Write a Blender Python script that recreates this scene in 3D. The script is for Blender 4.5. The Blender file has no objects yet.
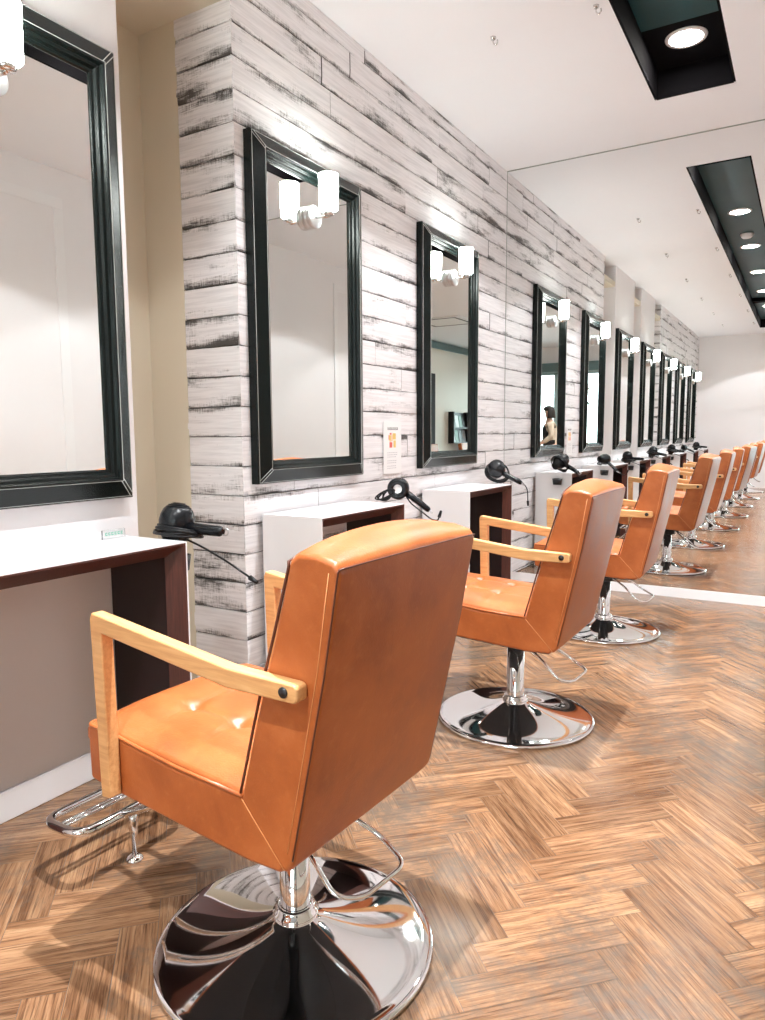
import bpy, bmesh, math, random
from mathutils import Vector, Matrix
random.seed(7)
C = bpy.context.scene.collection
PI = math.pi

# ------------------------------------------------------------------ materials
def mat(name, base=(.8, .8, .8), rough=.5, metal=0., coat=0., emis=None, estr=0., spec=.5):
    m = bpy.data.materials.new(name); m.use_nodes = True
    b = m.node_tree.nodes['Principled BSDF']
    b.inputs['Base Color'].default_value = (*base, 1)
    b.inputs['Roughness'].default_value = rough
    b.inputs['Metallic'].default_value = metal
    b.inputs['Coat Weight'].default_value = coat
    b.inputs['Coat Roughness'].default_value = .15
    b.inputs['Specular IOR Level'].default_value = spec
    if emis:
        b.inputs['Emission Color'].default_value = (*emis, 1)
        b.inputs['Emission Strength'].default_value = estr
    return m

class NT:
    """tiny node helper"""
    def __init__(s, m): s.t = m.node_tree; s.b = s.t.nodes['Principled BSDF']
    def n(s, typ, **kw):
        nd = s.t.nodes.new(typ)
        for k, v in kw.items():
            if k.startswith('i_'): nd.inputs[k[2:].replace('_', ' ')].default_value = v
            else: setattr(nd, k, v)
        return nd
    def l(s, a, b): s.t.links.new(a, b)
    def math(s, op, a, b=None, clamp=False):
        nd = s.t.nodes.new('ShaderNodeMath'); nd.operation = op; nd.use_clamp = clamp
        for i, v in enumerate((a, b)):
            if v is None: continue
            if hasattr(v, 'links') or hasattr(v, 'is_linked'): s.l(v, nd.inputs[i])
            else: nd.inputs[i].default_value = v
        return nd.outputs[0]
    def ramp(s, f, stops, interp='LINEAR'):
        r = s.t.nodes.new('ShaderNodeValToRGB'); r.color_ramp.interpolation = interp
        el = r.color_ramp.elements
        while len(el) < len(stops): el.new(.5)
        for e, (p, c) in zip(el, stops):
            e.position = p; e.color = (*c, 1) if len(c) == 3 else c
        s.l(f, r.inputs[0]); return r.outputs[0]
    def noise(s, vec, scale, detail=4, rough=.6, dist=0.):
        nd = s.n('ShaderNodeTexNoise'); nd.inputs['Scale'].default_value = scale
        nd.inputs['Detail'].default_value = detail; nd.inputs['Roughness'].default_value = rough
        nd.inputs['Distortion'].default_value = dist
        if vec is not None: s.l(vec, nd.inputs['Vector'])
        return nd.outputs[0]
    def mapv(s, vec, scale=(1, 1, 1), loc=(0, 0, 0)):
        nd = s.n('ShaderNodeMapping'); nd.inputs['Scale'].default_value = scale; nd.inputs['Location'].default_value = loc
        s.l(vec, nd.inputs['Vector']); return nd.outputs[0]
    def mix(s, f, a, b, blend='MIX'):
        nd = s.t.nodes.new('ShaderNodeMix'); nd.data_type = 'RGBA'; nd.blend_type = blend
        for sock, v in ((nd.inputs[0], f), (nd.inputs[6], a), (nd.inputs[7], b)):
            if hasattr(v, 'is_linked'): s.l(v, sock)
            elif isinstance(v, (int, float)): sock.default_value = v
            else: sock.default_value = (*v, 1)
        return nd.outputs[2]
    def bump(s, h, strength, dist=.01):
        nd = s.n('ShaderNodeBump'); nd.inputs['Strength'].default_value = strength; nd.inputs['Distance'].default_value = dist
        s.l(h, nd.inputs['Height']); s.l(nd.outputs[0], s.b.inputs['Normal'])

M = {}
def leather():
    m = mat('tan_leather', (.62, .17, .035), .36); k = NT(m)
    tc = k.n('ShaderNodeTexCoord').outputs['Object']
    n1 = k.noise(tc, 7, 5, .6, .3); n2 = k.noise(tc, 45, 4, .6)
    col = k.ramp(n1, [(.32, (.31, .076, .018)), (.5, (.395, .104, .025)), (.72, (.47, .140, .040))])
    col2 = k.mix(k.ramp(n2, [(.55, (0, 0, 0)), (.75, (.28, .28, .28))]), col, (.54, .19, .06))
    k.l(col2, k.b.inputs['Base Color'])
    k.l(k.ramp(n1, [(.3, (.30, .30, .30)), (.7, (.42, .42, .42))]), k.b.inputs['Roughness'])
    v = k.n('ShaderNodeTexVoronoi'); v.inputs['Scale'].default_value = 260; k.l(tc, v.inputs['Vector'])
    k.bump(v.outputs['Distance'], .12, .002)
    k.b.inputs['Coat Weight'].default_value = .04; k.b.inputs['Coat Roughness'].default_value = .35; k.b.inputs['Specular IOR Level'].default_value = .42
    return m
M['leather'] = leather()
M['leather_matte'] = mat('tan_leather_button', (.38, .10, .024), .75, spec=.2)
M['piping'] = mat('piping_shadow_line', (.10, .026, .012), .45)  # leather piping, its dark colour stands in for the shadow line along it
M['thread'] = mat('pale_thread', (.62, .27, .10), .7)
def beech():
    m = mat('beech_wood', (.70, .40, .17), .38); k = NT(m)
    tc = k.n('ShaderNodeTexCoord').outputs['Object']
    g = k.noise(k.mapv(tc, (3, 40, 40)), 3, 5, .6, .4)
    k.l(k.ramp(g, [(.3, (.55, .27, .10)), (.55, (.66, .355, .145)), (.75, (.72, .42, .19))]), k.b.inputs['Base Color'])
    return m
M['beech'] = beech()
M['chrome'] = mat('chrome', (.86, .86, .87), .045, 1.)
M['satin'] = mat('satin_nickel', (.58, .575, .58), .33, .85)
M['steel'] = mat('brushed_steel', (.72, .71, .70), .22, 1.)
M['black_metal'] = mat('black_metal', (.02, .02, .022), .35, .3)
M['rubber'] = mat('black_rubber', (.007, .007, .008), .42, spec=.3)
M['plastic'] = mat('black_plastic', (.006, .007, .009), .27, spec=.35)
M['plastic_grey'] = mat('grey_print', (.45, .47, .5), .5)
def paint(name, col, rough=.6, var=.03, bs=.08):
    m = mat(name, col, rough); k = NT(m)
    tc = k.n('ShaderNodeTexCoord').outputs['Object']
    n = k.noise(tc, 2.2, 6, .65)
    a = tuple(max(0, c - var) for c in col); b = tuple(min(1, c + var) for c in col)
    k.l(k.ramp(n, [(.3, a), (.7, b)]), k.b.inputs['Base Color'])
    k.bump(k.noise(tc, 60, 5, .6), bs, .004)
    return m
M['white_paint'] = paint('white_plaster', (.84, .82, .83), .55, .012)
M['greige'] = paint('greige_plaster', (.62, .58, .52), .6, .05)
M['ceiling'] = paint('ceiling_paint', (.875, .89, .925), .7, .006, .03)
M['beige'] = paint('beige_paint', (.74, .68, .55), .6, .01)
M['cream'] = paint('cream_paint', (.82, .78, .70), .6, .01)
M['slate'] = paint('slate_panel', (.010, .060, .072), .45, .006)
M['slate'].node_tree.nodes['Principled BSDF'].inputs['Specular IOR Level'].default_value = .25
M['slot_black'] = paint('black_panel', (.004, .0035, .0045), .9, .001)
M['slot_black'].node_tree.nodes['Principled BSDF'].inputs['Specular IOR Level'].default_value = .08
M['trim'] = mat('white_trim', (.86, .85, .86), .35)
M['laminate'] = mat('white_laminate', (.86, .85, .86), .22)
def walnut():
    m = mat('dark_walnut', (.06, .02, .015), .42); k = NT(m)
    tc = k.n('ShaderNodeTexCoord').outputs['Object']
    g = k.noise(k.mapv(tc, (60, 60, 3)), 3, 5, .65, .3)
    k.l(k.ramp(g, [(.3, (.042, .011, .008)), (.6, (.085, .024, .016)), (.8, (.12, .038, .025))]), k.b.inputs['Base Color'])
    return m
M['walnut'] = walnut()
M['walnut_shaded'] = mat('shaded_walnut', (.020, .009, .009), .38)  # same walnut as the bevel, colour darkened for the shade inside the counter
def frame_leather():
    m = mat('black_green_leather', (.003, .006, .0055), .24, spec=.25); k = NT(m)
    tc = k.n('ShaderNodeTexCoord').outputs['Object']
    v = k.n('ShaderNodeTexVoronoi'); v.inputs['Scale'].default_value = 220; k.l(tc, v.inputs['Vector'])
    k.bump(v.outputs['Distance'], .25, .002)
    k.b.inputs['Coat Weight'].default_value = .0
    return m
M['frame'] = frame_leather()
M['stitch'] = mat('white_stitch', (.55, .56, .54), .6)
M['mirror'] = mat('mirror_silver', (.90, .925, .905), .0, 1.)
M['big_mirror'] = mat('big_mirror_silver', (.90, .905, .90), .0, 1.)
M['shade'] = mat('lit_frosted_glass', (.95, .97, .95), .3, emis=(.93, 1., .95), estr=50)
M['diffuser'] = mat('downlight_diffuser', (.95, .95, .9), .3, emis=(1., .965, .90), estr=75)
M['ink_grey2'] = mat('seam_grey', (.30, .34, .31), .6)
M['paper'] = mat('white_paper', (.88, .88, .88), .6)
M['ink'] = mat('black_ink', (.05, .05, .055), .7)
M['ink_grey'] = mat('grey_ink', (.55, .55, .58), .7)
M['ink_red'] = mat('red_ink', (.75, .16, .13), .7)
M['ink_yellow'] = mat('yellow_ink', (.80, .58, .18), .7)
M['ink_green'] = mat('green_ink', (.12, .55, .38), .5)
M['ink_skin'] = mat('peach_ink', (.88, .62, .45), .7)
def clear():
    m = mat('clear_acrylic', (.95, .98, .97), .03); m.node_tree.nodes['Principled BSDF'].inputs['Transmission Weight'].default_value = 1.
    return m
M['acrylic'] = clear()
M['hair'] = mat('dark_hair', (.022, .015, .012), .45)
M['skin'] = mat('skin', (.66, .40, .29), .5)
M['cardigan'] = mat('beige_cardigan', (.62, .52, .40), .85)
M['black_cloth'] = mat('black_cloth', (.02, .02, .022), .8)
M['teal_metal'] = mat('teal_beam_paint', (.10, .17, .18), .4)
M['window_metal'] = mat('pale_window_metal', (.45, .60, .62), .4)
M['leaf'] = mat('dark_green_leaf', (.02, .10, .06), .5)
M['asphalt'] = paint('street_paving', (.5, .5, .5), .8, .05)

def planks_mat(name, wear):
    m = mat(name, (.8, .78, .78), .55); k = NT(m)
    uv = k.n('ShaderNodeUVMap', uv_map='UVMap').outputs[0]
    rn = k.n('ShaderNodeUVMap', uv_map='rand').outputs[0]
    su = k.n('ShaderNodeSeparateXYZ'); k.l(uv, su.inputs[0])
    sr = k.n('ShaderNodeSeparateXYZ'); k.l(rn, sr.inputs[0])
    u, v = su.outputs[0], su.outputs[1]; r1, r2 = sr.outputs[0], sr.outputs[1]
    cb = k.n('ShaderNodeCombineXYZ'); k.l(u, cb.inputs[0]); k.l(k.math('MULTIPLY', v, .125), cb.inputs[1]); k.l(k.math('MULTIPLY', r1, 37.), cb.inputs[2])
    P = cb.outputs[0]
    # distance to plank's long edges 0 at edge .5 in middle
    e = k.math('SUBTRACT', .5, k.math('ABSOLUTE', k.math('SUBTRACT', v, .5)))
    low = k.math('SUBTRACT', 1., v)          # bias wear towards the lower edge
    big = k.noise(k.mapv(P, (1.5, 8, 1)), 1.6, 3, .6)
    fine = k.noise(k.mapv(P, (9, 150, 1)), 2.0, 5, .7, .2)      # horizontal brush streaks
    cross = k.noise(k.mapv(P, (120, 14, 1)), 1.6, 3, .7)         # saw marks across
    edge = k.math('POWER', k.math('SUBTRACT', 1., k.math('MULTIPLY', e, 2.), True), 2.6)
    amt = k.math('ADD', k.math('MULTIPLY', edge, .34), k.math('MULTIPLY', k.math('POWER', low, 3.), .16))
    amt = k.math('ADD', amt, k.math('MULTIPLY', k.math('SUBTRACT', big, .5), 1.9))
    amt = k.math('ADD', amt, k.math('MULTIPLY', k.math('SUBTRACT', r2, .5), .20))
    amt = k.math('ADD', amt, k.math('MULTIPLY', k.math('SUBTRACT', fine, .5), .95))
    amt = k.math('ADD', amt, k.math('MULTIPLY', k.math('SUBTRACT', cross, .5), .55))
    mask = k.ramp(amt, [(.26 - wear, (0, 0, 0)), (.40 - wear, (.30, .30, .30)), (.62 - wear, (1, 1, 1))])
    soft = k.ramp(k.noise(k.mapv(P, (3, 60, 1)), 1.3, 4, .6), [(.35, (.76, .745, .76)), (.6, (.90, .885, .90))])
    col = k.mix(mask, soft, (.075, .068, .064))
    k.l(col, k.b.inputs['Base Color'])
    k.bump(k.math('ADD', fine, k.math('MULTIPLY', mask, -.4)), .25, .004)
    return m
M['planks'] = planks_mat('whitewashed_planks', .0)
M['planks_side'] = planks_mat('whitewashed_planks_worn', .07)
M['gap'] = mat('dark_gap', (.06, .054, .05), .8)

def floor_mat():
    m = mat('herringbone_wood', (.4, .2, .09), .3); k = NT(m)
    uv = k.n('ShaderNodeUVMap', uv_map='UVMap').outputs[0]
    rn = k.n('ShaderNodeUVMap', uv_map='rand').outputs[0]
    sr = k.n('ShaderNodeSeparateXYZ'); k.l(rn, sr.inputs[0]); r1, r2 = sr.outputs[0], sr.outputs[1]
    su = k.n('ShaderNodeSeparateXYZ'); k.l(uv, su.inputs[0])
    cb = k.n('ShaderNodeCombineXYZ'); k.l(su.outputs[0], cb.inputs[0]); k.l(su.outputs[1], cb.inputs[1]); k.l(k.math('MULTIPLY', r1, 53.), cb.inputs[2])
    P = cb.outputs[0]
    g1 = k.noise(k.mapv(P, (3., 42, 1)), 1.2, 5, .65, .9)
    g2 = k.noise(k.mapv(P, (6., 190, 1)), 1.2, 4, .7)
    col = k.ramp(g1, [(.30, (.095, .044, .022)), (.42, (.19, .095, .047)), (.55, (.27, .147, .078)), (.72, (.35, .208, .115))])
    col = k.mix(k.ramp(g2, [(.38, (.7, .7, .7)), (.50, (0, 0, 0))]), col, (.06, .027, .014))
    tone = k.ramp(r2, [(0., (.72, .70, .68)), (.5, (.98, .97, .95)), (1., (1.2, 1.2, 1.18))])
    col = k.mix(1., col, tone, 'MULTIPLY')
    tc = k.n('ShaderNodeTexCoord').outputs['Object']
    w1 = k.noise(tc, 1.7, 5, .7, .3); w2 = k.noise(tc, 26, 5, .7)
    wm = k.ramp(k.math('ADD', w1, k.math('MULTIPLY', k.math('SUBTRACT', w2, .5), .5)), [(.47, (0, 0, 0)), (.66, (.8, .8, .8))])
    col = k.mix(wm, col, (.10, .078, .06))
    k.l(col, k.b.inputs['Base Color'])
    rr = k.math('ADD', k.math('MULTIPLY', w2, .14), k.math('MULTIPLY', wm, .03))
    k.l(k.math('ADD', rr, .13), k.b.inputs['Roughness'])
    k.bump(k.math('ADD', k.math('MULTIPLY', g2, .5), w2), .10, .003)
    k.b.inputs['Specular IOR Level'].default_value = .55
    return m
M['floor'] = floor_mat()

# ------------------------------------------------------------------ mesh helpers
def obj(name, bm, m, parent=None, smooth=False, bevel=0., seg=2, angle=35, recalc=True):
    if recalc: bmesh.ops.recalc_face_normals(bm, faces=bm.faces)
    me = bpy.data.meshes.new(name); bm.to_mesh(me); bm.free()
    ms = m if isinstance(m, (list, tuple)) else [m]
    for x in ms: me.materials.append(x)
    if smooth:
        for p in me.polygons: p.use_smooth = True
    o = bpy.data.objects.new(name, me); C.objects.link(o)
    if parent: o.parent = parent
    if bevel:
        b = o.modifiers.new('bevel', 'BEVEL'); b.width = bevel; b.segments = seg
        b.limit_method = 'ANGLE'; b.angle_limit = math.radians(angle); b.harden_normals = False
        if smooth:
            w = o.modifiers.new('wn', 'WEIGHTED_NORMAL'); w.keep_sharp = False
    return o
def empty(name, loc=(0, 0, 0), rz=0.):
    o = bpy.data.objects.new(name, None); C.objects.link(o); o.location = loc; o.rotation_euler = (0, 0, rz)
    o.empty_display_size = .1; return o
def tag(o, label=None, cat=None, group=None):
    if label: o['label'] = label
    if cat: o['category'] = cat
    if group: o['group'] = group
    return o
def struct(o, kind='structure'):
    o['kind'] = kind; return o
def kids(o): return [c for c in bpy.data.objects if c.parent == o]
def copy_tree(o, parent=None):
    c = o.copy(); C.objects.link(c); c.parent = parent
    for ch in kids(o):
        if ch is not c: copy_tree(ch, c)
    return c
def box(bm, a, b, mi=0):
    x0, y0, z0 = a; x1, y1, z1 = b
    v = [bm.verts.new(p) for p in ((x0, y0, z0), (x1, y0, z0), (x1, y1, z0), (x0, y1, z0), (x0, y0, z1), (x1, y0, z1), (x1, y1, z1), (x0, y1, z1))]
    for f in ((0, 3, 2, 1), (4, 5, 6, 7), (0, 1, 5, 4), (1, 2, 6, 5), (2, 3, 7, 6), (3, 0, 4, 7)):
        bm.faces.new([v[i] for i in f]).material_index = mi
def bxs(name, boxes, m, parent=None, **kw):
    bm = bmesh.new()
    for b in boxes: box(bm, *b)
    return obj(name, bm, m, parent, **kw)
def frame_of(d):
    d = d.normalized(); up = Vector((0, 0, 1)) if abs(d.z) < .95 else Vector((1, 0, 0))
    a = d.cross(up).normalized(); return a, a.cross(d).normalized()
def tube(bm, pts, r, n=8, closed=False, cap=True, mi=0, flat=1.):
    pts = [Vector(p) for p in pts]; N = len(pts); rings = []
    rs = r if isinstance(r, (list, tuple)) else [r] * N
    pa = None
    for i, p in enumerate(pts):
        if closed: d = pts[(i + 1) % N] - pts[i - 1]
        elif i == 0: d = pts[1] - p
        elif i == N - 1: d = p - pts[i - 1]
        else: d = (pts[i + 1] - p).normalized() + (p - pts[i - 1]).normalized()
        d.normalize()
        if pa is None: a, b = frame_of(d)
        else:
            a = (pa - d * pa.dot(d)).normalized(); b = a.cross(d).normalized()
        pa = a
        rings.append([bm.verts.new(p + a * math.cos(2 * PI * j / n) * rs[i] + b * math.sin(2 * PI * j / n) * rs[i] * flat) for j in range(n)])
    for i in range(N if closed else N - 1):
        A, B = rings[i], rings[(i + 1) % N]
        for j in range(n):
            f = bm.faces.new((A[j], A[(j + 1) % n], B[(j + 1) % n], B[j])); f.smooth = True; f.material_index = mi
    if cap and not closed:
        for R_ in (rings[0], rings[-1]): bm.faces.new(R_).material_index = mi
def lathe(bm, prof, n=48, mtx=None, mi=0, smooth=True):
    """prof: (r, z) pairs"""
    mtx = mtx or Matrix(); rings = []
    for r, z in prof:
        if r < 1e-6: rings.append([bm.verts.new(mtx @ Vector((0, 0, z)))])
        else: rings.append([bm.verts.new(mtx @ Vector((r * math.cos(2 * PI * j / n), r * math.sin(2 * PI * j / n), z))) for j in range(n)])
    for A, B in zip(rings, rings[1:]):
        for j in range(n):
            k = (j + 1) % n
            vs = [A[0] if len(A) == 1 else A[j], A[0] if len(A) == 1 else A[k], B[0] if len(B) == 1 else B[k], B[0] if len(B) == 1 else B[j]]
            u = []
            for q in vs:
                if q not in u: u.append(q)
            if len(u) > 2:
                f = bm.faces.new(u); f.smooth = smooth; f.material_index = mi
def rounded(pts, rad, n=5, closed=False):
    pts = [Vector(p) for p in pts]; out = []; N = len(pts)
    for i, p in enumerate(pts):
        if not closed and i in (0, N - 1): out.append(p); continue
        a = (pts[i - 1] - p); b = (pts[(i + 1) % N] - p)
        r = min(rad, a.length * .45, b.length * .45); a = p + a.normalized() * r; b = p + b.normalized() * r
        for j in range(n + 1):
            t = j / n; out.append(a * (1 - t) ** 2 + p * 2 * t * (1 - t) + b * t * t)
    return out
def prism(bm, poly, y0, y1, mi=0):
    """poly in (x,z), extruded in y"""
    A = [bm.verts.new((x, y0, z)) for x, z in poly]; B = [bm.verts.new((x, y1, z)) for x, z in poly]
    n = len(poly)
    bm.faces.new(A).material_index = mi; bm.faces.new(B[::-1]).material_index = mi
    for i in range(n): bm.faces.new((A[i], A[(i + 1) % n], B[(i + 1) % n], B[i])).material_index = mi

# ------------------------------------------------------------------ room
H = 3.083; YM = 5.232; YE = -5.80; XR = 2.85; XR2 = 4.90; YC = 2.25; YB = -1.30; XB = -.524

def plank_wall(name, fixed_axis, segs, m, sgn):
    """whitewashed boards. fixed_axis 'x': face looks +x at x=0, runs along y; 'y': face looks sgn*y."""
    bm = bmesh.new(); uvl = bm.loops.layers.uv.new('UVMap'); rl = bm.loops.layers.uv.new('rand')
    hz = .1246
    for (a0, a1, fixed, row_off) in segs:
        for r in range(-1, 26):
            z0 = .018 + r * hz; z1 = z0 + hz
            if z0 > H: break
            z0 = max(z0, 0.); z1 = min(z1, H)
            if z1 - z0 < .01: continue
            rnd = random.Random(r * 13 + int(row_off * 100))
            a = a0
            first = True
            while a < a1 - 1e-4:
                ln = rnd.uniform(.75, 1.6)
                if first: ln *= rnd.uniform(.3, 1.); first = False
                b = min(a + ln, a1)
                if a1 - b < .15: b = a1
                d0 = rnd.uniform(0, .0045); ns = max(2, int((b - a) / .05))
                ph = rnd.uniform(0, 10); r1, r2 = rnd.random(), rnd.random(); uo = rnd.uniform(0, 50)
                grid = []
                ga = a + (.0015 if a > a0 else 0); gb = b - (.0015 if b < a1 else 0)
                for i in range(ns + 1):
                    t = i / ns; s = ga + (gb - ga) * t
                    wob0 = .0004 + .0022 * max(0., math.sin(ph + s * 9.)) + rnd.uniform(0, .0010)
                    wob1 = .0002 + rnd.uniform(0, .0008)
                    col = []
                    for (zz, dd, vv) in ((z0 + wob0, -.0055, 0.), (z0 + wob0 + .002, d0 - .0015, .03), (z0 + hz * .3 if z1 - z0 > .06 else (z0 + z1) / 2, d0 + .001, .3), (z1 - wob1 - .002, d0, .97), (z1 - wob1, -.0055, 1.)):
                        zz = min(max(zz, z0), z1)
                        if fixed_axis == 'x': p = (fixed + dd - .004, s, zz)
                        else: p = (s, fixed + sgn * (dd - .004), zz)
                        col.append((bm.verts.new(p), s + uo, vv))
                    grid.append(col)
                for A, B in zip(grid, grid[1:]):
                    for j in range(4):
                        q = (A[j], B[j], B[j + 1], A[j + 1])
                        f = bm.faces.new([w[0] for w in q])
                        for lp, w in zip(f.loops, q):
                            lp[uvl].uv = (w[1], w[2]); lp[rl].uv = (r1, r2)
                a = b
    return bm
def add_backing(bm, a, b):
    box(bm, a, b, 1)

# left wall, plank-clad block by the mirror
bm = plank_wall('wall_left', 'x', [(YC, YM + .02, 0., 0.)], None, 1); add_backing(bm, (-.60, YC + .012, 0), (-.016, YM + .02, H))
struct(obj('wall_left', bm, [M['planks'], M['gap']], recalc=False))
bm = plank_wall('wall_left_end', 'y', [(-.31, -.001, YC, 3.)], None, -1); add_backing(bm, (-.31, YC + .012, 0), (-.02, YC + .03, H))
struct(obj('wall_left_return', bm, [M['planks_side'], M['gap']], recalc=False))
bm = plank_wall('wall_left_rear', 'x', [(YE - .02, YB, 0., 7.)], None, 1); add_backing(bm, (-.60, YE - .02, 0), (-.016, YB - .012, H))
struct(obj('wall_left_rear', bm, [M['planks'], M['gap']], recalc=False))
bm = plank_wall('wall_left_rear_end', 'y', [(-.31, -.001, YB, 9.)], None, 1); add_backing(bm, (-.31, YB - .03, 0), (-.02, YB - .012, H))
struct(obj('wall_left_rear_return', bm, [M['planks_side'], M['gap']], recalc=False))
# beige niche behind the white panels
struct(bxs('wall_niche', [((-.60, YB - .02, 0), (XB, YC + .02, H)), ((XB, YC, 0), (-.305, YC + .05, H)), ((XB, YB - .05, 0), (-.305, YB, H))], M['beige']))
struct(bxs('ceiling_niche', [((XB - .02, 1.70, 2.842), (-.012, YC, 2.90)), ((XB - .02, YB, 2.842), (-.012, -.80, 2.90)), ((XB - .02, .20, 2.842), (-.012, .65, 2.90))], M['beige']))
# white panels carrying mirrors
for i, (a, b) in enumerate(((.65, 1.70), (-.80, .20))):
    struct(bxs('wall_panel', [((XB, a, 0), (0, b, H))], M['white_paint'], bevel=.004))
    struct(bxs('baseboard_panel', [((0, a, 0), (.012, b, .095))], M['trim'], bevel=.003))
# end wall with big mirror
struct(bxs('wall_end', [((-.6, YM + .012, 0), (XR + .1, YM + .15, H))], M['white_paint']))
bm = bmesh.new(); box(bm, (.0, YM, .066), (XR, YM + .010, H - .004))
mi_ = obj('wall_mirror', bm, M['big_mirror'])
tag(mi_, 'frameless floor to ceiling mirror covering the end wall and doubling the salon', 'mirror')
struct(bxs('baseboard_end', [((0, YM - .004, 0), (XR, YM + .012, .066))], M['trim']))
struct(bxs('trim_1', [((0, YM - .004, H - .006), (XR, YM, H)), ((-.0, YM - .003, .066), (.0015, YM, H))], M['ink_grey2']))
# floor
def make_floor():
    bm = bmesh.new(); uvl = bm.loops.layers.uv.new('UVMap'); rl = bm.loops.layers.uv.new('rand')
    W = .0866; n = 4; s = math.sqrt(.5); O = Vector((1.483, 1.323))
    U = Vector((s, s)) * W; V = Vector((-s, s)) * W; g = .006
    for c in range(-22, 22):
        for k in range(-75, 75):
            bx_, by_ = k + c * n, k - c * n
            for typ in (0, 1):
                if typ == 0: r = (bx_, by_, bx_ + n, by_ + 1)
                else: r = (bx_, by_ + 1, bx_ + 1, by_ + 1 + n)
                cs = [(r[0] + g, r[1] + g), (r[2] - g, r[1] + g), (r[2] - g, r[3] - g), (r[0] + g, r[3] - g)]
                P = [O + U * a + V * b for a, b in cs]
                cx = sum(p.x for p in P) / 4; cy = sum(p.y for p in P) / 4
                if not (-.75 < cx < XR2 + .2 and YE - .2 < cy < YM + .25): continue
                f = bm.faces.new([bm.verts.new((p.x, p.y, 0)) for p in P])
                rr = (random.random(), random.random()); uo = random.uniform(0, 40)
                L_, w_ = .346, .0866
                uvs = [(0, 0), (L_, 0), (L_, w_), (0, w_)] if typ == 0 else [(0, 0), (0, w_), (L_, w_), (L_, 0)]
                for lp, q in zip(f.loops, uvs):
                    lp[uvl].uv = (q[0] + uo, q[1]); lp[rl].uv = rr
    box(bm, (-.7, YE - .1, -.05), (XR2 + .1, YM + .1, -.0012), 1)
    return bm
fl = struct(obj('floor', make_floor(), [M['floor'], M['gap']], recalc=False))
for p in fl.data.polygons:
    pass
# ceiling with slot
SX0, SX1, SY0, SY1 = 1.160, 1.565, -4.9, 4.605
bxs_c = [((-.6, YE - .1, H), (SX0 - .012, YM + .15, H + .14)), ((SX1 + .012, YE - .1, H), (XR2 + .1, YM + .15, H + .14)),
         ((SX0 - .012, YE - .1, H), (SX1 + .012, SY0 - .012, H + .14)), ((SX0 - .012, SY1 + .012, H), (SX1 + .012, YM + .15, H + .14))]
struct(bxs('ceiling', bxs_c, M['ceiling']))
ZS = 3.235
sl = struct(bxs('ceiling_slot', [((SX0, SY0, ZS), (SX1, 4.12, ZS + .03))], M['slate']))
struct(bxs('ceiling_slot_side', [((SX0 - .012, SY0, H + .0005), (SX0, SY1, ZS + .03)), ((SX1, SY0, H + .0005), (SX1 + .012, SY1, ZS + .03)),
    ((SX0, SY0 - .012, H + .0005), (SX1, SY0, ZS + .03)), ((SX0, SY1, H + .0005), (SX1, SY1 + .012, ZS + .03))], M['slot_black']))
struct(bxs('ceiling_slot_black', [((SX0, 4.12, ZS + .004), (SX1, SY1, ZS + .03)), ((SX0, -2.62, ZS - .05), (SX1, -2.40, ZS))], M['slot_black']))
# rear wall
struct(bxs('wall_rear', [((-.6, YE - .15, 0), (1.95, YE, H)), ((1.95, YE - .15, 2.70), (XR2 + .1, YE, H)), ((4.78, YE - .15, 0), (XR2 + .1, YE, 2.70)), ((1.95, YE - .15, 0), (4.78, YE, .12))], M['white_paint']))
struct(bxs('trim_2', [((1.9, YE, 2.52), (4.82, YE + .14, 2.72))], M['teal_metal'], bevel=.004))
w = struct(empty('window_1', (0, YE - .07, 0)))
def ibox(a, b): return (a, b)
bxs('window_frame', [((1.95, -.03, .12), (2.01, .03, 2.52)), ((4.72, -.03, .12), (4.78, .03, 2.52)), ((2.62, -.03, .12), (2.68, .03, 2.52)), ((3.02, -.03, .12), (3.12, .03, 2.52)), ((3.9, -.03, .12), (3.96, .03, 2.52)), ((2.01, -.03, .12), (4.72, .03, .19)), ((2.01, -.03, 2.46), (4.72, .03, 2.70))], M['window_metal'], w)
bm = bmesh.new(); box(bm, (2.01, -.004, .19), (4.72, .004, 2.46))
gm = mat('window_glass', (.96, 1., 1.), .0); 
_k = NT(gm); _t = _k.n('ShaderNodeBsdfTransparent'); _t.inputs[0].default_value = (.93, .99, .98, 1); _g = _k.n('ShaderNodeBsdfGlossy'); _g.inputs['Roughness'].default_value = .0
_f = _k.n('ShaderNodeFresnel'); _f.inputs[0].default_value = 1.45; _m = _k.n('ShaderNodeMixShader')
_k.l(_f.outputs[0], _m.inputs[0]); _k.l(_t.outputs[0], _m.inputs[1]); _k.l(_g.outputs[0], _m.inputs[2]); _k.l(_m.outputs[0], gm.node_tree.nodes['Material Output'].inputs[0])
obj('pane', bm, gm, w)
# right side: near partition wall, then the wider waiting area
YO = 2.60
struct(bxs('wall_right', [((XR, YO, 0), (XR + .12, YM + .15, H))], M['white_paint']))
struct(bxs('wall_right_jog', [((XR + .12, YO, 0), (XR2 + .1, YO + .12, H))], M['cream']))
struct(bxs('wall_right_far', [((XR2, YE - .1, 0), (XR2 + .1, YO + .12, H))], M['cream']))
struct(bxs('baseboard_right', [((XR - .012, YO, 0), (XR, YM - .005, .09))], M['trim'], bevel=.003))
d1 = struct(empty('door_1', (XR - .012, 0, 0)))
bxs('door_trim', [((-.001, 2.64, 0), (.011, 2.72, 2.80)), ((-.001, 3.40, 0), (.011, 3.48, 2.80)), ((-.001, 2.64, 2.80), (.011, 3.48, 2.88))], M['trim'], d1, bevel=.004)
bxs('door_leaf', [((.004, 2.72, .01), (.010, 3.40, 2.80))], M['white_paint'], d1)
struct(bxs('trim_3', [((XR2 - .06, YE, 2.93), (XR2, YO, H - .02))], M['teal_metal']))
d2 = struct(empty('door_2', (XR2 - .02, 0, 0)))
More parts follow.
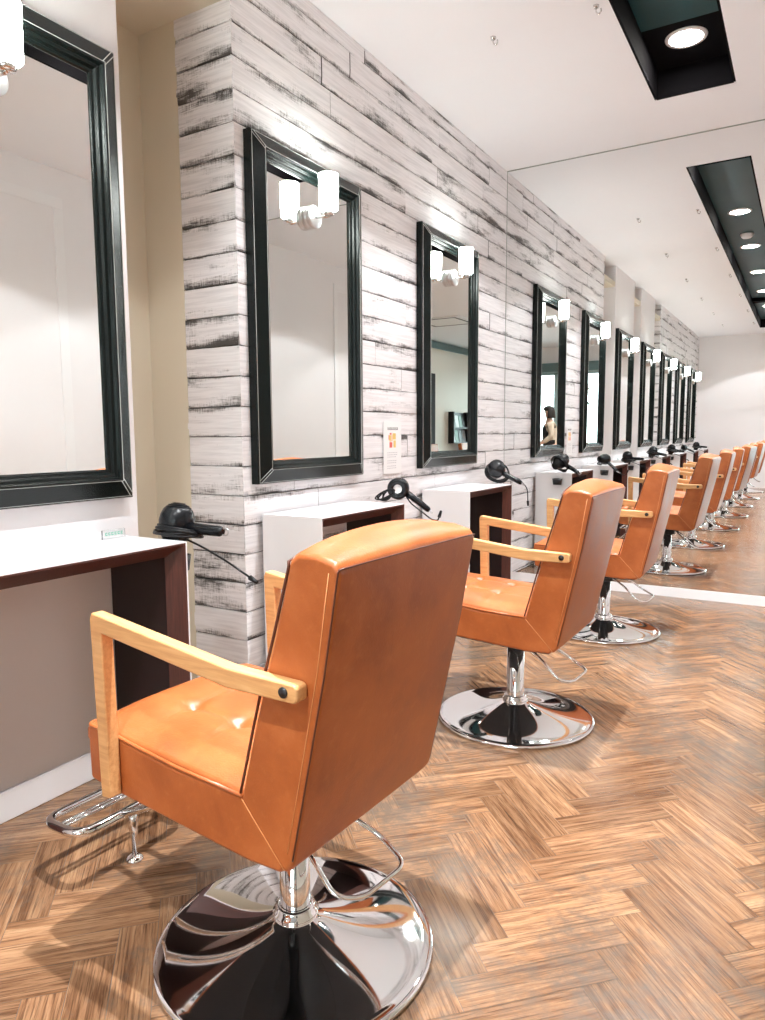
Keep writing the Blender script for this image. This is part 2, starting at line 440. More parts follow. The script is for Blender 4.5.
bxs('door_leaf', [((0, -3.25, 0), (.018, -2.3, 2.40))], M['black_cloth'], d2)
# outside
struct(bxs('ground_outside', [((-12, -40, -.25), (25, YE - .16, -.15))], M['asphalt']))

# ------------------------------------------------------------------ framed mirrors
FW, FZ0, FZ1 = .828, .938, 2.372
def framed_mirror():
    r = empty('framed_mirror')
    prof = [(0, 0), (.0, .034), (.003, .038), (.062, .064), (.067, .064), (.070, .058), (.072, .050), (.082, .048), (.085, .042), (.087, .037), (.095, .036), (.099, .032), (.101, .012)]
    bm = bmesh.new(); Y = FW / 2
    rings = []
    for u, h in prof:
        rings.append([bm.verts.new(p) for p in ((h, -Y + u, FZ0 + u), (h, Y - u, FZ0 + u), (h, Y - u, FZ1 - u), (h, -Y + u, FZ1 - u))])
    for A, B in zip(rings, rings[1:]):
        for j in range(4): bm.faces.new((A[j], A[(j + 1) % 4], B[(j + 1) % 4], B[j]))
    obj('frame', bm, M['frame'], r, bevel=.0015, seg=2, angle=15, smooth=True)
    bm = bmesh.new()
    rr = .0013
    def P(u, h, c):  # corner c
        sy = (-1, 1, 1, -1)[c]; return (h, sy * (Y - u), (FZ0 + u) if c < 2 else (FZ1 - u))
    for u, h in ((.0600, .0650),): tube(bm, [P(u, h, c) for c in range(4)], rr, 5, closed=True)
    tube(bm, [P(.006, .0405, c) for c in range(4)], rr, 5, closed=True)
    for c in range(4):
        a = Vector(P(.006, .0405, c)); b = Vector(P(.0600, .0650, c))
        for s in (-1, 1):
            o = Vector((0, 0, .009 * (1 if c < 2 else -1))) if s > 0 else Vector((0, .009 * (-1 if (c in (1, 2)) else 1), 0))
            tube(bm, [a + o, b + o * .9], rr, 5)
    obj('stitching', bm, M['stitch'], r)
    bxs('mirror_glass', [((.012, -Y + .098, FZ0 + .098), (.028, Y - .098, FZ1 - .098))], M['mirror'], r)
    return r
def sconce():
    r = empty('wall_sconce')
    bm = bmesh.new(); lathe(bm, [(0, .0), (.050, .0), (.051, .012), (.047, .015), (.047, .019), (.051, .022), (.051, .034), (.047, .038), (.0, .039)], 32, Matrix.Rotation(PI / 2, 4, 'Y'))
    obj('backplate', bm, M['satin'], r)
    bm = bmesh.new(); tube(bm, rounded([(.02, 0, 0), (.109, 0, -.008), (.109, 0, .012)], .02), .007, 10)
    obj('arm', bm, M['steel'], r)
    bm = bmesh.new(); lathe(bm, [(0, .0), (.021, .0), (.024, .006), (.024, .026), (0, .026)], 24, Matrix.Translation((.109, 0, -.006)))
    obj('collar', bm, M['steel'], r)
    bm = bmesh.new(); lathe(bm, [(0, .0), (.035, .0), (.041, .006), (.044, .152), (.040, .152), (.038, .02), (0, .014)], 32, Matrix.Translation((.109, 0, .016)))
    obj('glass_shade', bm, M['shade'], r)
    return r

# ------------------------------------------------------------------ counter
def counter():
    r = empty('styling_counter'); D = .333; Y = .35; T = .808; th = .045; bv = .05
    # white outer skin (top + sides)
    bxs('laminate_skin', [((0.02, -Y, T - .004), (D, Y, T)), ((0.02, -Y, 0), (D, -Y + .004, T - .004)), ((0.02, Y - .004, 0), (D, Y, T - .004))], M['laminate'], r)
    bm = bmesh.new()
    # walnut inner box with bevelled front edges
    def ring(x, i): return [(x, -Y + .004 + i, 0), (x, -Y + .004 + i, T - .004 - i), (x, Y - .004 - i, T - .004 - i), (x, Y - .004 - i, 0)]
    def shell(secs, name, m):
        bm = bmesh.new(); vs = [[bm.verts.new(p) for p in q] for q in secs]
        for A, B in zip(vs, vs[1:] + vs[:1]):
            for j in range(3): bm.faces.new((A[j], A[j + 1], B[j + 1], B[j]))
        for j in (0, 3): bm.faces.new([v[j] for v in vs])
        obj(name, bm, m, r)
    bm.free()
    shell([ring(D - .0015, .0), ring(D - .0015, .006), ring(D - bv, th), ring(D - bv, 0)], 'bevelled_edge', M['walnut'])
    shell([ring(D - bv - .0005, .0), ring(D - bv - .0005, th), ring(.02, th), ring(.02, 0)], 'walnut_lining', M['walnut_shaded'])
    return r

# ------------------------------------------------------------------ hair dryer
def dryer(dome=True):
    """barrel axis along y (intake at -y), handle towards +x"""
    r = empty('hair_dryer')
    Ry = Matrix.Rotation(PI / 2, 4, 'X')     # z -> -y
    bm = bmesh.new()
    if dome: prof = [(.0, .082), (.018, .080), (.035, .072), (.049, .058), (.057, .038), (.060, .018), (.058, .0), (.050, -.03), (.036, -.055), (.031, -.075), (.027, -.075), (.026, -.02), (0, -.02)]
    else: prof = [(.022, .040), (.030, .046), (.044, .048), (.052, .042), (.055, .026), (.053, -.005), (.044, -.035), (.034, -.06), (.031, -.08), (.027, -.08), (.026, -.02), (0, -.02)]
    lathe(bm, prof, 36, Ry)
    obj('barrel', bm, M['plastic'], r)
    bm = bmesh.new()
    if dome:
        for q in range(5): lathe(bm, [(.020 + .007 * q, .0805 - .0015 * q * q), (.0225 + .007 * q, .0812 - .0015 * q * q - .0006 * q)], 28, Ry)
        obj('intake_grille', bm, M['rubber'], r)
    else:
        lathe(bm, [(.0, .034), (.019, .035), (.022, .040)], 28, Ry); obj('intake_screen', bm, M['paper'], r)
    bm = bmesh.new()
    tube(bm, [(.035, 0, 0), (.08, .0, -.002), (.14, 0, -.006), (.18, 0, -.010), (.192, 0, -.011)], [.021, .019, .0185, .0175, .012], 14, flat=.85)
    obj('handle', bm, M['plastic'], r)
    bm = bmesh.new(); tube(bm, rounded([(.188, .010, -.011), (.212, .012, -.013), (.212, -.012, -.013), (.188, -.010, -.011)], .01), .0028, 6)
    obj('hanging_loop', bm, M['satin'], r)
    return r
def cord(par, seedv, tail, upright=True):
    """wrapped cord loops plus a tail (in dryer-local coordinates)"""
    bm = bmesh.new(); pts = []
    for i in range(110):
        t = i / 109 * 5.2 * 2 * PI
        w = .5 + .5 * math.sin(t * .61 + seedv)
        if upright:   # loops round the barrel, perpendicular to its axis
            pts.append(Vector((.012 + (.072 + .012 * w) * math.cos(t), .004 + .022 * w + .006 * math.sin(t * 1.3), (.066 + .008 * w) * math.sin(t))))
        else:         # a hanging bundle beside the barrel
            pts.append(Vector((-.026 - .012 * w + (.016 + .016 * w) * math.cos(t), -.034 - .016 * w, -.056 + (.030 + .016 * w) * math.sin(t + w))))
    tube(bm, pts, .0042, 6)
    o = obj('cord', bm, M['rubber'], par, smooth=True)
    bm = bmesh.new(); tube(bm, rounded(tail, .03), .0036, 6); tl = [Vector(p) for p in tail]
    d = (tl[-1] - tl[-2]).normalized(); tube(bm, [tl[-1] - d * .004, tl[-1] + d * .03], [.009, .006], 8)
    obj('cord_tail', bm, M['rubber'], o, smooth=True)
    return o

# ------------------------------------------------------------------ salon chair
HW = .245
def bulge(t): return 1 - t * t
def chair():
    r = empty('salon_chair')
    # seat shell (box under the cushion), prism across y
    ny = 10
    def loft(polyf, name, m, bev=.014, seg=3):
        bm = bmesh.new(); sec = []
        for i in range(ny + 1):
            t = -1 + 2 * i / ny; sec.append([bm.verts.new((x, t * HW, z)) for x, z in polyf(t)])
        n = len(sec[0])
        for A, B in zip(sec, sec[1:]):
            for j in range(n): bm.faces.new((A[j], A[(j + 1) % n], B[(j + 1) % n], B[j]))
        bm.faces.new(sec[0]); bm.faces.new(sec[-1][::-1])
        return obj(name, bm, m, r, smooth=True, bevel=bev, seg=seg, angle=40)
    loft(lambda t: [(-.362, .516), (-.28, .512), (-.18, .500), (-.06, .488), (.110, .487), (.214, .380), (.205, .362), (.12, .358), (-.32, .384), (-.358, .390)], 'seat_shell', M['leather'])
    def backp(t):
        b = bulge(t); top = .026 * b ** .8
        return [(.107, .474), (.146 - .006 * b, .62), (.201 - .012 * b, .80), (.239 - .008 * b, .938 + top), (.258, .951 + top), (.298, .952 + .6 * top), (.333, .944 + .15 * top), (.345 - .003 * b, .929), (.312 + .010 * b, .75), (.268 + .010 * b, .55), (.232 + .004 * b, .388), (.215, .364), (.17, .40)]
    loft(backp, 'backrest', M['leather'], .010, 3)
    # cushion with tufts
    bm = bmesh.new(); nx, nyy = 64, 64; G = []
    btn = [(-.20, -.08), (-.20, .08), (-.06, -.08), (-.06, .08)]
    x0, x1 = -.366, .125
    for i in range(nx + 1):
        row = []
        for j in range(nyy + 1):
            u = i / nx; v = -1 + 2 * j / nyy; x = x0 + (x1 - x0) * u; y = v * (HW - .002)
            base = .5165 - .030 * u ** 1.2 + .002
            cr = (1 - v ** 4) * .030 * min(1, (u * 9)) ** .5
            if u < .12: base -= .012 * (1 - u / .12) ** 2
            h = base + cr
            for bx_, by_ in btn:
                d2 = (x - bx_) ** 2 + (y - by_) ** 2
                h -= .013 * math.exp(-d2 / .0005)
                h -= .0055 * math.exp(-((x - bx_) / .008) ** 2) * math.exp(-abs(y - by_) / .06)
                h -= .0055 * math.exp(-((y - by_) / .008) ** 2) * math.exp(-abs(x - bx_) / .06)
            row.append(bm.verts.new((x, y, h)))
        G.append(row)
    for i in range(nx):
        for j in range(nyy): bm.faces.new((G[i][j], G[i + 1][j], G[i + 1][j + 1], G[i][j + 1]))
    # skirt
    low = {}
    per = [G[i][0] for i in range(nx + 1)] + [G[nx][j] for j in range(1, nyy + 1)] + [G[i][nyy] for i in range(nx - 1, -1, -1)] + [G[0][j] for j in range(nyy - 1, 0, -1)]
    lw = [bm.verts.new((p.co.x, p.co.y, p.co.z - .03)) for p in per]
    for i in range(len(per)):
        k = (i + 1) % len(per); bm.faces.new((per[i], per[k], lw[k], lw[i]))
    bm.faces.new(lw[::-1])
    obj('seat', bm, M['leather'], r, smooth=True, bevel=.006, seg=2, angle=55)
    for bx_, by_ in btn:
        bm = bmesh.new(); lathe(bm, [(.0055, -.004), (.0055, 0), (.004, .002), (0, .0026)], 12, Matrix.Translation((bx_, by_, .5185 - .030 * ((bx_ - x0) / (x1 - x0)) ** 1.2 + (1 - (by_ / HW) ** 4) * .030 - .0320)))
        obj('tuft_button', bm, M['leather_matte'], r, smooth=True)
    # piping: one continuous line round the front of the back, one round its rear
    e = HW - .003; N_ = [-1 + i / 8 for i in range(17)]
    def side_line(pts, s): return [(x, s * e, z) for x, z in pts]
    fl_ = [(.1055, .484), (.124, .55), (.143, .62), (.172, .72), (.198, .80), (.236, .928)]
    bm = bmesh.new(); tube(bm, side_line(fl_, -1) + [(.236 - .008 * bulge(t), t * e, .936 + .026 * bulge(t) ** .8) for t in N_] + side_line(fl_[::-1], 1), .0028, 6)
    obj('front_piping', bm, M['piping'], r, smooth=True)
    rl_ = [(.231, .396), (.265, .55), (.309, .75), (.340, .926)]
    bm = bmesh.new(); tube(bm, side_line(rl_, -1) + [(.3425 - .003 * bulge(t), t * e, .932) for t in N_] + side_line(rl_[::-1], 1), .0018, 6)
    obj('rear_piping', bm, M['piping'], r, smooth=True)
    bm = bmesh.new()
    zz = [(.112, .484), (-.06, .491), (-.18, .502), (-.28, .513), (-.362, .514)]
    tube(bm, rounded([(x, -(e + .001), z) for x, z in zz] + [(x, e + .001, z) for x, z in zz[::-1]], .02), .0042, 8)
    obj('seat_piping', bm, M['leather'], r, smooth=True)
    # stitching on the sides
    for s in (-1, 1):
        y = s * (HW + .0006)
        bm = bmesh.new(); tube(bm, [(.112, y, .480), (.150, y, .440), (.214, y, .374)], .0011, 5); obj('seat_stitching', bm, M['thread'], r)
        bm = bmesh.new(); tube(bm, [(.324, y, .925), (.296, y, .75), (.253, y, .55), (.222, y, .41)], .0008, 5); obj('back_stitching', bm, M['thread'], r)
    bm = bmesh.new(); prism(bm, [(-.335, .3825), (.10, .3565), (.195, .3585), (.195, .3555), (.10, .3530), (-.335, .379)], -.225, .225); obj('underside_cover', bm, M['black_cloth'], r)
    # armrests
    for s in (-1, 1):
        bm = bmesh.new(); y0, y1 = s * (HW + .0015), s * (HW + .031)
        outline = [(-.286, .770), (-.280, .784), (.112, .738), (.270, .736), (.277, .731), (.277, .709), (.270, .703), (.112, .700), (-.248, .743), (-.243, .388), (-.274, .384)]
        prism(bm, outline, min(y0, y1), max(y0, y1))
        a = obj('armrest', bm, M['beech'], r, smooth=True, bevel=.006, seg=3, angle=30)
        bm = bmesh.new(); lathe(bm, [(0, 0), (.0095, 0), (.0095, .003), (.0, .0035)], 16, Matrix.Translation((.248, s * (HW + .0305), .720)) @ Matrix.Rotation(-s * PI / 2, 4, 'X'))
        obj('bolt_cap', bm, M['black_metal'], a)
    # mechanism
    bm = bmesh.new(); box(bm, (-.13, -.09, .350), (.13, .09, .368)); lathe(bm, [(0, .296), (.044, .296), (.046, .302), (.046, .352), (0, .352)], 28)
    box(bm, (-.02, -.075, .318), (.03, -.045, .352))
    obj('seat_mount', bm, M['black_metal'], r, bevel=.003)
    bm = bmesh.new(); lathe(bm, [(.034, .06), (.034, .30), (0, .30)], 36)
    obj('column', bm, M['chrome'], r).location.x = .012
    bm = bmesh.new()
    pr = [(.302, 0), (.310, .003), (.312, .008), (.309, .013), (.300, .0155)]
    for i in range(1, 17):
        t = i / 16; rad = .300 - (.300 - .050) * t
        pr.append((rad, .0155 + .055 * t ** 1.9))
    pr += [(.048, .072), (.051, .076), (.051, .082), (.045, .086), (.044, .094), (.040, .098), (.035, .098), (.035, .06)]
    lathe(bm, pr, 72)
    obj('base', bm, M['chrome'], r).location.x = .012
    bm = bmesh.new()
    tube(bm, rounded([(.02, -.055, .335), (.10, -.055, .285), (.185, -.062, .205), (.225, -.02, .195), (.245, .115, .205), (.165, .125, .245), (.06, .05, .335)], .03), .0055, 8)
    obj('height_lever', bm, M['chrome'], r, smooth=True)
    f = bmesh.new()
    tube(f, rounded([(-.69, -.17, .150), (-.69, .17, .150), (-.535, .17, .158), (-.535, -.17, .158)], .05, 6, True), .0125, 10, closed=True)
    tube(f, [(-.612, -.165, .154), (-.612, .165, .154)], .006, 8); tube(f, [(-.630, -.165, .153), (-.630, .165, .153)], .006, 8)
    for s in (-1, 1): tube(f, rounded([(-.535, s * .045, .158), (-.40, s * .045, .22), (-.26, s * .045, .355), (-.13, s * .045, .358)], .05), .010, 10)
    fo = obj('footrest', f, M['chrome'], r, smooth=True)
    bm = bmesh.new(); tube(bm, [(-.553, 0, .152), (-.553, 0, .075), (-.553, 0, .074), (-.553, 0, .014)], [.0115, .0115, .0075, .0075], 12)
    lathe(bm, [(0, .0), (.022, .0), (.024, .004), (.018, .010), (.009, .016), (0, .016)], 24, Matrix.Translation((-.553, 0, 0)))
    obj('foot_leg', bm, M['chrome'], fo, smooth=True)
    return r

# ------------------------------------------------------------------ populate the stations
S = 1.487; Y0 = 2.703
order = [0, 1, -1, -2, -3, -4, -5]     # station index relative to the first plank-wall mirror
LM = {0: 'tall black leather framed mirror on white planks, nearest to the plank wall corner',
      1: 'tall black framed mirror on white planks, between paper notice and the end mirror',
      -1: 'large black framed mirror on plain white panel, cut by the left photo edge',
      -2: 'black framed mirror seen only in reflection, on the farther of two white panels',
      -3: 'black framed mirror in reflection, first on the distant plank wall, beside its corner',
      -4: 'black framed mirror in reflection, middle of three on the distant plank wall',
      -5: 'black framed mirror in reflection, last one before the far white rear wall'}
LS = {0: 'lit white glass sconce on the mirror nearest the plank wall corner',
      1: 'lit white glass sconce on the plank wall mirror beside the end mirror',
      -1: 'lit white glass sconce at the top left corner of the photo',
      -2: 'lit sconce seen in reflection, on the farther of the two white panels',
      -3: 'lit sconce in reflection, on the first mirror of the distant plank wall',
      -4: 'lit sconce in reflection, on the middle mirror of the distant plank wall',
      -5: 'lit sconce in reflection, on the last mirror before the rear wall'}
LC = {0: 'white topped styling counter with walnut lining, below the mirror nearest the plank corner',
      1: 'white topped styling counter with walnut lining, beside the end mirror',
      -1: 'white topped styling counter with dark walnut lining, at the left photo edge',
      -2: 'styling counter seen in reflection, on the farther of two white panels',
      -3: 'styling counter in reflection, first on the distant plank wall',
      -4: 'styling counter in reflection, middle of three on the distant plank wall',
      -5: 'styling counter in reflection, last one before the rear wall'}
LD = {0: 'black hair dryer with ring intake facing camera, hanging behind the nearest orange chair',
      1: 'black hair dryer resting at the counter beside the end mirror, handle down right',
      -1: 'black hair dryer with wrapped cord on the counter at left, handle pointing right',
      -2: 'black hair dryer in reflection, at the counter of the farther white panel',
      -3: 'black hair dryer in reflection, on the first counter of the distant plank wall',
      -4: 'black hair dryer in reflection, on the middle counter of the distant plank wall',
      -5: 'black hair dryer in reflection, on the last counter before the rear wall'}
LH = {0: 'orange leather salon chair with beech arms, second from the front',
      1: 'orange leather salon chair with beech arms, third one, nearest the end mirror',
      -1: 'large orange leather salon chair with beech arms in the foreground',
      -2: 'orange salon chair seen only in reflection, fourth back from the end mirror',
      -3: 'orange salon chair seen only in reflection, fifth back from the end mirror',
      -4: 'orange salon chair seen only in reflection, sixth back from the end mirror',
      -5: 'orange salon chair seen only in reflection, last one before the rear wall'}
chair_pose = {-1: (1.05, 1.19, -3), 0: (1.062, 2.668, -.5), 1: (1.058, 4.15, 1.5), -2: (1.07, -.30, 6), -3: (1.04, -1.78, -4), -4: (1.06, -3.25, 3), -5: (1.05, -4.72, -2)}
dryer_pose = {-1: ((.190, 1.698, .840), -100, 3, 10), 0: ((.258, 3.115, .876), 4, 33, 22), 1: ((.225, 4.505, .900), -35, 24, 14), -2: ((.20, .165, .872), -70, 12, 5),
              -3: ((.21, -1.345, .872), -80, 8, -5), -4: ((.19, -2.82, .872), 6, 20, 5), -5: ((.2, -4.31, .872), -90, 6, 0)}
m0, s0, c0, h0, d0, d00 = framed_mirror(), sconce(), counter(), chair(), dryer(True), dryer(False)
used_d = set()
first = True
def holder():
    r = empty('dryer_holder')
    bm = bmesh.new(); lathe(bm, [(.030, -.045), (.035, -.045), (.042, .006), (.037, .006), (.030, -.045)], 28, Matrix.Translation((0, 0, 0)))
    obj('ring', bm, M['black_metal'], r)
    bxs('bracket', [((-.012, -.052, -.05), (.012, -.044, .004))], M['black_metal'], r, bevel=.002)
    return r
g0 = holder()
for n, k in enumerate(order):
    y = Y0 + S * k
    def get(o): return o if n == 0 else copy_tree(o)
    m = get(m0); m.location = (.0005, y + (.022 if k == -1 else .014), 0); tag(m, LM[k], 'mirror', 'framed mirrors along the left wall')
    s = get(s0); s.location = (.0285, y, 2.12); tag(s, LS[k], 'wall lamp', 'sconces above the mirrors')
    c = get(c0); yc = {0: 2.692, 1: 4.092 + .085, -1: 1.272}.get(k, y)
    c.location = (-.017 if k in (-1, -2) else -.0, yc, 0); tag(c, LC[k], 'counter', 'styling counters along the left wall')
    h = get(h0); hx, hy, ha = chair_pose[k]; h.location = (hx, hy, 0); h.rotation_euler = (0, 0, math.radians(ha)); tag(h, LH[k], 'chair', 'salon chairs in the row')
    src = d00 if k in (0, -4) else d0
    d = copy_tree(src) if src in used_d else src
    used_d.add(src); p, roll, down, yaw = dryer_pose[k]
    d.location = p; d.rotation_euler = (math.radians(roll), math.radians(down), math.radians(yaw)); tag(d, LD[k], 'hair dryer', 'hair dryers on the counters')
    q = get(g0); q.location = (p[0] + (.03 if k == -1 else .0), yc + .35 + .0515, .742 if k == -1 else .758); tag(q, None, 'holder', 'dryer holders on the counter ends')
    q['label'] = {0: 'black ring holder under the dryer behind the nearest orange chair', 1: 'black ring holder on the counter beside the end mirror', -1: 'black ring holder under the dryer on the left counter',
                  -2: 'black ring holder in reflection, on the farther white panel counter', -3: 'black ring holder in reflection, first counter of the distant plank wall',
                  -4: 'black ring holder in reflection, middle counter of the distant plank wall', -5: 'black ring holder in reflection, last counter before the rear wall'}[k]
    d['_k'] = k
    for ch in kids(h):      # the seat sits a little off the column's centre on each swivelled chair
        if ch.name.split('.')[0] in ('base', 'column'): ch.location.x = {0: -.014, 1: -.014, -1: .022}.get(k, .0)
dr = {o['_k']: o for o in bpy.data.objects if '_k' in o}
for k, o in dr.items():
    del o['_k']
    MT = (Matrix.Translation(o.location) @ o.rotation_euler.to_matrix().to_4x4()).inverted()
    wt = {-1: [(.23, 1.70, .80), (.30, 1.71, .775), (.40, 1.715, .735), (.50, 1.715, .690)],
          0: [(.30, 3.115, .835), (.33, 3.11, .80), (.38, 3.12, .765), (.44, 3.12, .725), (.475, 3.12, .722), (.485, 3.115, .745)],
          1: [(.27, 4.52, .86), (.36, 4.56, .85), (.42, 4.58, .78), (.425, 4.58, .69)]}.get(k, [(p_[0], p_[1], p_[2]) for p_ in ((o.location.x + .05, o.location.y + .02, .81), (o.location.x + .15, o.location.y + .03, .77), (o.location.x + .24, o.location.y + .03, .72))])
    cord(o, k + 3, [MT @ Vector(p) for p in wt], k not in (0, -4))
# cord plug on the near dryer
# notice on the planks
n_ = empty('paper_notice', (.0055, 3.49, 1.07)); tag(n_, 'small white paper notice with a coloured picture, taped to planks between two mirrors', 'notice')
bxs('sheet', [((0, -.10, -.145), (.0012, .10, .145))], M['paper'], n_)
X = .0012
def marks(name, rects, m, par): return bxs(name, [((X, a, b), (X + .0006, c_, d_)) for a, b, c_, d_ in rects], m, par)
rn = random.Random(3)
hd = []
yy = -.056
while yy < .052:
    w_ = rn.uniform(.007, .013)
    hd += [(yy, .100, yy + w_, .103), (yy, .108, yy + w_, .111), (yy + w_ * .4, .098, yy + w_ * .4 + .003, .114)]; yy += w_ + .004
marks('heading_text', hd, M['ink'], n_)
marks('picture_yellow', [(.0, .045, .035, .08), (-.04, .04, -.02, .07), (.01, .0, .035, .04)], M['ink_yellow'], n_)
marks('picture_red', [(-.035, .0, -.005, .03), (-.032, .072, -.012, .082), (-.045, .045, -.040, .07)], M['ink_red'], n_)
marks('picture_peach', [(-.02, .035, .0, .07), (-.035, .03, -.02, .04)], M['ink_skin'], n_)
ln = []
for z in (-.03, -.042, -.054, -.075, -.087, -.105, -.117):
    yy = -.06
    while yy < .04:
        w_ = rn.uniform(.006, .02); ln.append((yy, z, yy + w_, z + .0035)); yy += w_ + .005
marks('body_text', ln, M['ink_grey'], n_)
# small acrylic card stand on the left counter
a_ = empty('acrylic_stand', (.045, 1.555, .8005)); tag(a_, 'small clear acrylic stand with green lettering on the left white counter', 'card stand')
bxs('acrylic_block', [((0, -.045, 0), (.006, .045, .038)), ((0, -.045, 0), (.035, .045, .003))], M['acrylic'], a_)
g_ = []
yy = -.035
while yy < .03:
    w_ = rn.uniform(.004, .009); g_ += [(yy, .02, yy + w_, .023), (yy, .027, yy + w_, .0295), (yy, .02, yy + .0025, .0295)]; yy += w_ + .004
bxs('lettering', [((.0062, a, b), (.0068, c_, d_)) for a, b, c_, d_ in g_], M['ink_green'], a_)

# ------------------------------------------------------------------ ceiling items
lab_d = {4.30: 'lit round downlight in the black ceiling slot at the top right of the photo', 2.66: 'lit downlight in the ceiling slot, second back from the end mirror in its reflection',
         1.17: 'lit downlight in the ceiling slot, third back from the end mirror in its reflection', -.32: 'lit downlight in the ceiling slot, fourth back from the end mirror in its reflection',
         -1.81: 'lit downlight in the ceiling slot, fifth back, before the dark cross band', -3.3: 'lit downlight in the ceiling slot, just beyond the dark cross band', -4.55: 'lit downlight at the far rear end of the ceiling slot'}
dl = None
for y, lb in lab_d.items():
    zc = ZS + .004 if y > 4.1 else ZS
    if dl is None:
        dl = o = empty('downlight')
        bm = bmesh.new(); lathe(bm, [(.082, .0), (.084, -.008), (.104, -.006), (.106, .0)], 40); obj('trim_ring', bm, M['trim'], o)
        bm = bmesh.new(); lathe(bm, [(0, -.004), (.084, -.004)], 40, smooth=False); obj('diffuser', bm, M['diffuser'], o)
    else: o = copy_tree(dl)
    o.location = (1.355, y, zc - .0005); tag(o, lb, 'downlight', 'downlights in the ceiling slot')
sd = empty('smoke_detector', (1.357, 1.747, ZS)); tag(sd, 'round white smoke detector in the ceiling slot between downlights, seen in reflection', 'smoke detector')
bm = bmesh.new(); lathe(bm, [(0, -.045), (.04, -.042), (.055, -.03), (.058, -.012)], 28); obj('cover', bm, M['trim'], sd)
bm = bmesh.new(); lathe(bm, [(.0, -.012), (.066, -.012), (.066, 0), (0, 0)], 28); obj('mounting_plate', bm, M['trim'], sd)
hk0 = None; cnt = 0
names_x = {.59: 'nearer the plank wall', 1.128: 'beside the ceiling slot'}
ords = ['first', 'second', 'third', 'fourth', 'fifth', 'sixth']
for xx in (.59, 1.09):
    for i in range(6):
        y = 3.485 - i * 1.505
        if hk0 is None:
            hk0 = o = empty('ceiling_hook')
            bm = bmesh.new(); lathe(bm, [(0, -.010), (.012, -.010), (.014, 0), (0, 0)], 16); obj('hook_plate', bm, M['steel'], o)
            bm = bmesh.new(); tube(bm, rounded([(0, 0, -.008), (.0, 0, -.028), (.014, 0, -.040), (.024, 0, -.030), (.022, 0, -.018)], .012), .0035, 7); obj('hook', bm, M['steel'], o)
        else: o = copy_tree(hk0)
        o.location = (xx, y, H)
        tag(o, f"small metal ceiling hook {'nearer the plank wall' if xx < 1 else 'beside the dark slot'}, {ords[i]} from the end mirror", 'ceiling hook', 'small hooks on the ceiling')
vt = empty('air_vent', (3.55, -.95, H)); tag(vt, 'flat ceiling air vent reflected in the framed mirror beside the end mirror', 'vent')
bxs('vent_frame', [((-.45, -.45, -.02), (.45, .45, 0))], M['trim'], vt, bevel=.004)
bxs('vent_slots', [((-.38, -.40, -.024), (-.34, .40, -.0201)), ((.34, -.40, -.024), (.38, .40, -.0201)), ((-.34, -.40, -.024), (.34, -.36, -.0201)), ((-.34, .36, -.024), (.34, .40, -.0201))], M['black_metal'], vt)

# ------------------------------------------------------------------ waiting corner, seen through the framed mirror
rk = empty('magazine_rack', (XR2 - .002, -4.35, 0)); tag(rk, 'wall rack of magazines reflected in the framed mirror beside the end mirror', 'magazine rack')
bxs('rack_frame', [((-.14, -.42, .92), (-.0, -.39, 1.62)), ((-.14, .39, .92), (-.0, .42, 1.62)), ((-.14, -.39, .92), (-.0, .39, .94)), ((-.03, -.39, .94), (-.0, .39, 1.60)), ((-.14, -.39, 1.25), (-.03, .39, 1.27))], M['black_metal'], rk)
mgc = [mat('magazine_cover_%s' % nme, c_, .4) for nme, c_ in (('white', (.8, .8, .8)), ('grey', (.35, .36, .38)), ('black', (.03, .03, .03)), ('green', (.10, .22, .16)))]
mlabels = ['lower shelf far left', 'lower shelf left of centre', 'lower shelf right of centre', 'lower shelf far right', 'upper shelf far left', 'upper shelf left of centre', 'upper shelf right of centre', 'upper shelf far right']
for i in range(8):
    row, j = divmod(i, 4)
    z = .942 + row * .33
    g = bxs('magazine', [((-.012, -.08, 0), (.0, .08, .27))], mgc[(i * 3 + row) % 4], None, bevel=.001)
    g.location = (XR2 - .075, -4.35 + .29 - j * .19, z); g.rotation_euler = (0, math.radians(9), 0)
    tag(g, 'magazine on the reflected wall rack, ' + mlabels[i], 'magazine', 'magazines on the rack')
def waiting_chair():
    r = empty('waiting_chair')
    bm = bmesh.new(); box(bm, (-.26, -.27, .34), (.26, .27, .45)); obj('seat', bm, M['leather'], r, smooth=True, bevel=.03, seg=3)
    bm = bmesh.new(); prism(bm, [(.16, .40), (.26, .40), (.34, .90), (.25, .93)], -.27, .27); obj('backrest', bm, M['leather'], r, smooth=True, bevel=.025, seg=3)
    for sx in (-.21, .21):
        for sy in (-.22, .22):
            bm = bmesh.new(); tube(bm, [(sx, sy, .35), (sx * 1.1, sy * 1.05, 0)], [.018, .012], 10); obj('leg', bm, M['beech'], r)
    return r
wc = waiting_chair(); wc.location = (4.45, -4.45, 0); tag(wc, 'low orange waiting chair below the magazine rack, seen in a framed mirror', 'chair', 'waiting chairs at the far wall')
w2 = copy_tree(wc); w2.location = (4.45, -2.75, 0); w2['label'] = 'low orange waiting chair in front of the dark door, seen in a framed mirror'
